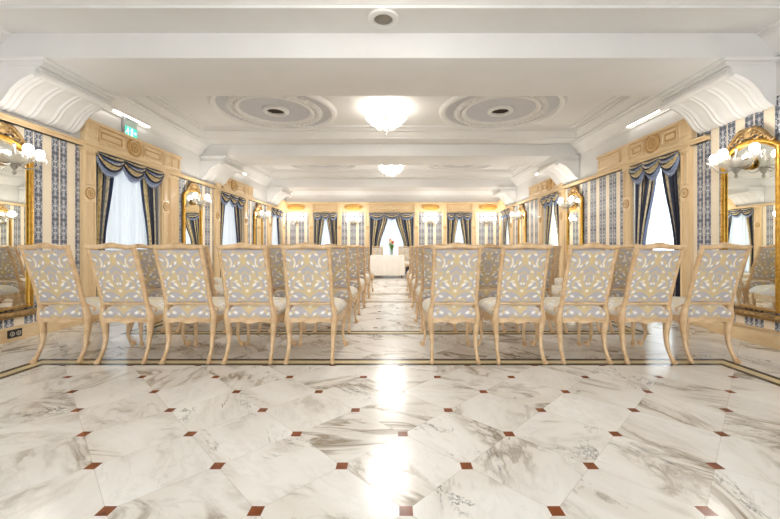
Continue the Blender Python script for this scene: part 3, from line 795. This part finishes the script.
mir0 = make_mirror(); sc0 = make_sconce(); mf = sf = True
SZ = 2.0
for side, fr, ys in (('left', frame_left, (3.94,7.70,11.40)), ('right', frame_right, (4.15,8.20,11.60))):
    for i, y in enumerate(ys):
        f = fr(y); o = mir0 if mf else dup(mir0); mf = False
        place(o, f[0], f[1], "tall gilt mirror, %s of the three mirrors on the %s wall" % (['nearest','middle','farthest'][i], side), 'gilt wall mirrors')
        o = sc0 if sf else dup(sc0); sf = False; sg = -1 if side == 'right' else 1
        place(o, (f[0][0]+sg*.055, y, SZ), f[1], "lit crystal sconce in front of the %s wall's %s mirror" % (side, WORD[i]), 'crystal wall sconces')
        lamp('sconce_light', (f[0][0]+sg*.42, y, SZ+.10), SC_W*(1, 1.6, 2.2)[i], .09)
for x, nm in ((-3.72,'leftmost'),(-1.50,'just left of the centre window'),(1.50,'just right of the centre window'),(3.72,'rightmost')):
    place(dup(sc0), (x, YB, SZ+.02), PI, 'lit crystal sconce on the back wall, %s' % nm, 'crystal wall sconces')
    lamp('sconce_light', (x, YB-.40, SZ+.15), SC_W*2.4, .09)

# ------------------------------------------------------------------ exit sign, socket
f = frame_left(5.885); e = empty('exit_sign', (f[0][0]+.005, f[0][1], 2.84), f[1], 'green lit exit sign on the left wall above the near window', 'exit sign')
mb = MB(); mb.box(-.165,.165,0,.05,.255,.285,bev=.004); mb.box(.150,.165,.0,.05,0,.26,bev=.003); mb.build('housing', M['chrome'], e)
mb = MB(); mb.box(-.15,.15,.012,.022,.14,.257); mb.build('clear_panel', M['acrylic'], e)
mb = MB(); mb.box(-.15,.15,.010,.024,.0,.142); g = mb.build('green_panel', M['exit_green'], e)
mb = MB()                                   # running figure, arrow, doorway
X = lambda u: -u
def poly(pts): 
    n = len(pts); mb.add([(X(a),.0245,b) for a, b in pts]+[(X(a),.027,b) for a, b in pts], [tuple(range(n, 2*n)), tuple(range(n))[::-1]]+[(i,(i+1)%n,n+(i+1)%n,n+i) for i in range(n)])
mb.ball((X(-.055),.026,.115), .013, 10, 6, (1,.2,1))
poly([(-.075,.100),(-.045,.100),(-.055,.060),(-.085,.060)]); poly([(-.085,.065),(-.065,.065),(-.035,.040),(-.040,.014),(-.052,.014),(-.052,.036)])
poly([(-.088,.066),(-.070,.060),(-.098,.030),(-.120,.028),(-.120,.038),(-.104,.040)]); poly([(-.048,.098),(-.022,.078),(-.028,.070),(-.055,.086)])
poly([(.01,.012),(.05,.012),(.05,.125),(.01,.125)])
poly([(.075,.060),(.105,.060),(.105,.042),(.135,.070),(.105,.098),(.105,.080),(.075,.080)])
mb.build('pictogram', M['exit_white'], g, None)
e = empty('wall_socket', (-XW+.05, 4.07, .085), -PI/2, 'black framed double socket set into the left baseboard', 'socket')
mb = MB(); mb.box(-.075,.075,-.002,.012,-.045,.045,bev=.004); mb.build('plate', M['black'], e)
for s_ in (-1, 1):
    mb = MB(); mb.lathe([(.026,.0),(.026,.004),(.020,.004),(.018,-.001)], 20, (s_*.034,.012,0), 'y')
    mb.box(s_*.034-.004,s_*.034+.004,.010,.0145,-.012,.012); mb.build('outlet', M['socket'], e)

# ------------------------------------------------------------------ chairs
def yb(z): t_ = (z-.45)/.6; return .03-.178*max(t_, 0)**1.3
def make_chair():
    e = empty('damask_chair', cat='chair')
    for s_ in (-1, 1):
        # rear leg running up into the back post
        P = [(s_*.208,-.034,.0,.018,.021),(s_*.207,-.030,.02,.021,.023),(s_*.203,-.004,.06,.016,.018),(s_*.203,.030,.12,.017,.020),(s_*.201,.048,.20,.020,.024),(s_*.206,.054,.29,.026,.030),(s_*.212,.050,.36,.031,.035),
             (s_*.213,.040,.42,.030,.035),(s_*.205,.032,.49,.023,.028),(s_*.197,yb(.57),.57,.020,.023),(s_*.198,yb(.72),.72,.019,.022),(s_*.196,yb(.90),.90,.019,.022),(s_*.196,yb(1.02),1.02,.020,.023),(s_*.197,yb(1.055),1.055,.018,.021)]
        Q = cr(P, 4); mb = MB(); mb.sweep([q[:3] for q in Q], [(q[3], q[4]) for q in Q], 10, ref=(1,0,0))
        mb.ball((s_*.212,-.044,.018), .022, 8, 6, (1,1.1,.8)); mb.build('back_leg', M['chair'], e, 60)
        # front cabriole leg
        P = [(s_*.245,.585,.0,.020),(s_*.243,.580,.018,.023),(s_*.232,.562,.05,.014),(s_*.222,.545,.12,.0145),(s_*.224,.545,.20,.019),(s_*.234,.556,.30,.029),(s_*.236,.556,.36,.036),(s_*.228,.545,.42,.034)]
        Q = cr(P, 4); mb = MB(); mb.sweep([q[:3] for q in Q], [q[3] for q in Q], 10, ref=(1,0,0)); mb.ball((s_*.250,.600,.022), .024, 8, 6)
        mb.ball((s_*.245,.585,.36), .022, 8, 6, (1,1,1.6)); mb.build('front_leg', M['chair'], e, 60)
        mb = MB()                            # carved scroll where post meets seat
        pts = cr([(s_*.195,.03,.555),(s_*.185,.05,.525),(s_*.192,.10,.49),(s_*.21,.13,.465),(s_*.218,.10,.45)], 5); mb.sweep(pts, .015, 7); mb.build('scroll_bracket', M['chair'], e, 60)
    # seat rail
    mb = MB()
    def rl(pts, zt, drop, amp):
        n = len(pts); vs = []
        for i, (x, y) in enumerate(pts):
            t_ = i/(n-1); zb = drop-amp*math.cos(2*PI*t_*2)*.5-amp*.7*math.exp(-((t_-.5)/.12)**2)
            nx = Vector((pts[min(i+1,n-1)][1]-pts[max(i-1,0)][1], -(pts[min(i+1,n-1)][0]-pts[max(i-1,0)][0]))).normalized()
            for (o_, z_) in ((.013,zb),(.015,zt),(-.013,zt),(-.013,zb)): vs.append((x+nx.x*o_, y+nx.y*o_, z_))
        fs = [tuple([i*4+k, i*4+(k+1)%4, i*4+4+(k+1)%4, i*4+4+k]) for i in range(n-1) for k in range(4)] + [(0,1,2,3), tuple((n-1)*4+k for k in (3,2,1,0))]
        mb.add(vs, fs)
    rl([(-.19+.38*k/16, .035-.0*k) for k in range(17)], .408, .362, .010)
    rl([(.235-.47*k/20, .548+.045*math.sin(PI*k/20)) for k in range(21)], .408, .335, .024)
    for s_ in (-1, 1):
        pts = [(s_*(.212+.026*k/16+.010*math.sin(PI*k/16)), .06+.47*k/16) for k in range(17)]
        rl(pts[::-1] if s_ < 0 else pts, .408, .345, .018)
    mb.ball((0,.605,.340), .030, 10, 6, (1.3,.5,.9)); mb.build('seat_rail', M['chair'], e, 30)
    # seat cushion
    NX, NY = 44, 44
    def outline(u, v):                       # u across -1..1, v 0 back .. 1 front
        hw = .205+.040*v+.012*math.sin(PI*v); yy = .022+v*(.565+.042*(1-u*u))
        return u*hw, yy
    mb = MB()
    def top(u, v):
        U = 2*u-1; x, y = outline(U, v); eu = 1-abs(U)**5; ev = 1-abs(2*v-1)**6
        return (x, y, .462+.062*(max(eu,0)**.5)*(max(ev,0)**.5)+.012*(1-U*U)*math.sin(PI*v))
    mb.grid(top, NX, NY)
    ring = [outline(-1+2*k/NX, 0) for k in range(NX)] + [outline(1, k/NY) for k in range(NY)] + [outline(1-2*k/NX, 1) for k in range(NX)] + [outline(-1, 1-k/NY) for k in range(NY)]
    n = len(ring); vs = []
    for (z_, o_) in ((.464,0),(.45,.010),(.42,.008),(.402,0)):
        for (x, y) in ring:
            d = Vector((x, y-.3)).normalized(); vs.append((x+d.x*o_, y+d.y*o_, z_))
    fs = [(i*n+k, i*n+n+k, i*n+n+(k+1)%n, i*n+(k+1)%n) for i in range(3) for k in range(n)] + [tuple(3*n+k for k in range(n))[::-1]]
    mb.add(vs, fs); mb.uv = {}
    me = mb.mesh('seat', M['seatfab'], 50); paint(me, lambda co: (np.clip(co[:,0]/.25,-1,1), (co[:,1]/.62*.8+(co[:,2]-.42)*1.2)))
    o = bpy.data.objects.new('seat', me); col.objects.link(o); o.parent = e
    # rear strip of cushion showing the damask under the back
    mb = MB(); 
    def stp(u, v):
        U = 2*u-1; zt = .472+.040*(1-U*U); return (U*.188, .012-.012*math.sin(PI*v), .407+(zt-.407)*v)
    mb.grid(stp, 40, 10, flip=False); mb.grid(lambda u, v: (lambda q: (q[0], .03, q[2]))(stp(u, v)), 40, 10, flip=True); mb.uv = {}
    me = mb.mesh('seat_back_panel', M['fabric'], 60); paint(me, lambda co: (co[:,0]/.188, .02+(co[:,2]-.405)*1.9))
    o = bpy.data.objects.new('seat_back_panel', me); col.objects.link(o); o.parent = e
    # back upholstery, both faces
    zb0, zb1 = .552, 1.022; mb = MB(); NX, NZ = 72, 84
    def hwz(z): return .184-.002*(z-.55)/.45
    def bk(u, v):
        z = zb0+(zb1-zb0)*v; U = 2*u-1; pf = (1-U**4)**.5*(1-(2*v-1)**6)**.5
        return (U*hwz(z), yb(z)-.012-.010*pf, z)
    def ft(u, v):
        z = zb0+(zb1-zb0)*v; U = 2*u-1; pf = (1-U**4)**.5*(1-(2*v-1)**6)**.5
        return (U*hwz(z), yb(z)+.012+.018*pf, z)
    mb.grid(bk, NX, NZ); mb.grid(ft, NX, NZ, flip=True); mb.uv = {}
    me = mb.mesh('backrest', M['fabric'], 60); paint(me, lambda co: (co[:,0]/.2, (co[:,2]-zb0)/(zb1-zb0)))
    o = bpy.data.objects.new('backrest', me); col.objects.link(o); o.parent = e
    # crest rail and lower rail
    yc = yb(1.05)
    P = [(-.220,yc-.014,1.052,.011,.013),(-.205,yc-.004,1.052,.021,.020),(-.15,yc,1.047,.023,.020),(-.08,yc,1.053,.023,.022),(0,yc-.002,1.064,.025,.026),
         (.08,yc,1.053,.023,.022),(.15,yc,1.047,.023,.020),(.205,yc-.004,1.052,.021,.020),(.220,yc-.014,1.052,.011,.013)]
    Q = cr(P, 5); mb = MB(); mb.sweep([q[:3] for q in Q], [(q[4], q[3]) for q in Q], 10, ref=(0,0,1)); mb.build('crest_rail', M['chair'], e, 60)
    P = [(-.20,yb(.55),.540,.016),(-.10,yb(.54),.535,.015),(0,yb(.55),.543,.018),(.10,yb(.54),.535,.015),(.20,yb(.55),.540,.016)]
    Q = cr(P, 5); mb = MB(); mb.sweep([q[:3] for q in Q], [(q[3], .016) for q in Q], 8, ref=(0,0,1)); mb.build('lower_rail', M['chair'], e, 60)
    return e
ch0 = make_chair(); cfirst = True
ROWS = ['front', 'second', 'third', 'fourth', 'rearmost']; POS = ['beside the aisle', 'second from the aisle', 'third from the aisle', 'fourth from the aisle', 'at the wall end']
XS = {'left': [-.655,-1.21,-1.765,-2.345,-2.94], 'right': [.655,1.252,1.836,2.41,2.995]}
for r in range(5):
    for side in ('left', 'right'):
        for k in range(5):
            j = 0 if r == 0 else 1
            x = XS[side][k]+j*random.uniform(-.004,.004); y = 3.30+r*1.20+j*random.uniform(-.03,.03)
            if r == 0: y += (.02 if k == 4 else 0)
            o = ch0 if cfirst else dup(ch0); cfirst = False
            place(o, (x, y, 0), j*random.uniform(-.004,.004), 'gilded damask chair, %s row of the %s block, %s' % (ROWS[r], side, POS[k]), 'rows of damask chairs')
place(dup(ch0), (-.55,13.80,0), PI, 'gilded damask chair behind the white table, left of the tulips', 'damask chairs behind the table')
place(dup(ch0), (.47,13.80,0), PI, 'gilded damask chair behind the white table, right of the tulips', 'damask chairs behind the table')

# ------------------------------------------------------------------ table, vase
TX, TY = -.15, 12.68; e = empty('banquet_table', (TX,TY,0), 0, 'small table under a white cloth at the far end of the aisle', 'table')
mb = MB(); mb.box(-.56,.56,-.33,.33,.725,.755,bev=.005); mb.build('tabletop', M['wood'], e)
for sx in (-1,1):
    for sy in (-1,1):
        mb = MB(); mb.sweep([(sx*.50,sy*.27,0),(sx*.50,sy*.27,.725)], [.018,.024], 8); mb.build('leg', M['black'], e)
mb = MB(); hw, hd = .575, .345
ring = []; NP = 160; per = 4*(hw+hd)
for k in range(NP):
    s = k/NP*per
    if s < 2*hw: p = (-hw+s, -hd); n_ = (0,-1)
    elif s < 2*hw+2*hd: p = (hw, -hd+s-2*hw); n_ = (1,0)
    elif s < 4*hw+2*hd: p = (hw-(s-2*hw-2*hd), hd); n_ = (0,1)
    else: p = (-hw, hd-(s-4*hw-2*hd)); n_ = (-1,0)
    ring.append((p, n_, s))
vs = []; lv = [0,.01,.08,.25,.45,.68]
for d in lv:
    for (p, n_, s) in ring:
        o_ = (.012*math.sin(s*17)+.008*math.sin(s*31+1))*min(1, d/.4)+.004*(d > 0)+.02*d
        vs.append((p[0]+n_[0]*o_, p[1]+n_[1]*o_, .765-d))
fs = [(i*NP+k, (i+1)*NP+k, (i+1)*NP+(k+1)%NP, i*NP+(k+1)%NP) for i in range(len(lv)-1) for k in range(NP)] + [tuple(range(NP))]
mb.add(vs, fs); o = mb.build('tablecloth', M['cloth'], None, 40); o.location = (TX,TY,0)
tag(o, 'white cloth draped over the small table at the aisle end', 'tablecloth')
e = empty('flower_vase', (0.0,12.66,.766), 0, 'clear glass vase on the white cloth holding the tulips', 'vase')
mb = MB(); mb.lathe([(.05,0),(.055,.01),(.045,.06),(.05,.14),(.075,.21),(.07,.21),(.045,.14),(.038,.06),(.03,.02),(0,.018)], 24); mb.build('vase_body', M['vaseglass'], e)
e = empty('tulip_bouquet', (0.0,12.66,.80), 0, 'bunch of red and yellow tulips standing in the glass vase', 'flowers')
random.seed(11)
for k in range(9):
    a = 2*PI*k/9+random.uniform(-.3,.3); R = random.uniform(.05,.17) if k else .0; H = random.uniform(.32,.47)
    tip = (R*math.cos(a), R*math.sin(a), H)
    mb = MB(); P = cr([(0.01*math.cos(a),.01*math.sin(a),.0),(.3*tip[0],.3*tip[1],.5*H),tip], 5); mb.sweep(P, .005, 6); s = mb.build('stem', M['leaf'], e)
    mb = MB(); mb.lathe([(.004,-.005),(.024,.01),(.030,.035),(.024,.06),(.010,.075),(0,.07)], 10, tip); mb.build('petals', M['petal_yellow' if k % 3 == 0 else 'petal_red'], s)
for k in range(8):
    a = 2*PI*k/8+.3; R = random.uniform(.12,.2); H = random.uniform(.20,.34); mb = MB()
    def lf(u, v):
        r = R*v**1.3; w_ = .026*math.sin(PI*min(1, v*.9+.1))*(2*u-1)
        return (r*math.cos(a)-w_*math.sin(a), r*math.sin(a)+w_*math.cos(a), .04+H*math.sin(v*PI*.62)+.01*(2*u-1)**2)
    mb.grid(lf, 4, 10); o = mb.build('leaf', M['leaf'], e, 60); sm_ = o.modifiers.new('thick','SOLIDIFY'); sm_.thickness = .002

# ------------------------------------------------------------------ world, camera, view
w = bpy.data.worlds.new('daylight'); bpy.context.scene.world = w; w.use_nodes = True
bg = w.node_tree.nodes['Background']; bg.inputs[0].default_value = (.90,.95,1.0,1); bg.inputs[1].default_value = 4.8
cam = bpy.data.cameras.new('camera'); co = bpy.data.objects.new('camera', cam); col.objects.link(co)
co.location = (.116, 0, 1.05); co.rotation_euler = (PI/2, 0, 0)
cam.sensor_width = 36; cam.lens = 364/780*36; cam.shift_x = -5/780; cam.shift_y = -12.5/780; cam.clip_start = .05
sc = bpy.context.scene; sc.camera = co
sc.view_settings.view_transform = 'Standard'; sc.view_settings.look = 'None'; sc.view_settings.gamma = 1; sc.view_settings.use_curve_mapping = False
sc.view_settings.exposure = 0.2
sc.cycles.max_bounces = 10; sc.cycles.transparent_max_bounces = 24; sc.cycles.diffuse_bounces = 5; sc.cycles.glossy_bounces = 5
sc.cycles.sample_clamp_indirect = 6; sc.cycles.caustics_reflective = False; sc.cycles.caustics_refractive = False
sc.cycles.use_denoising = True
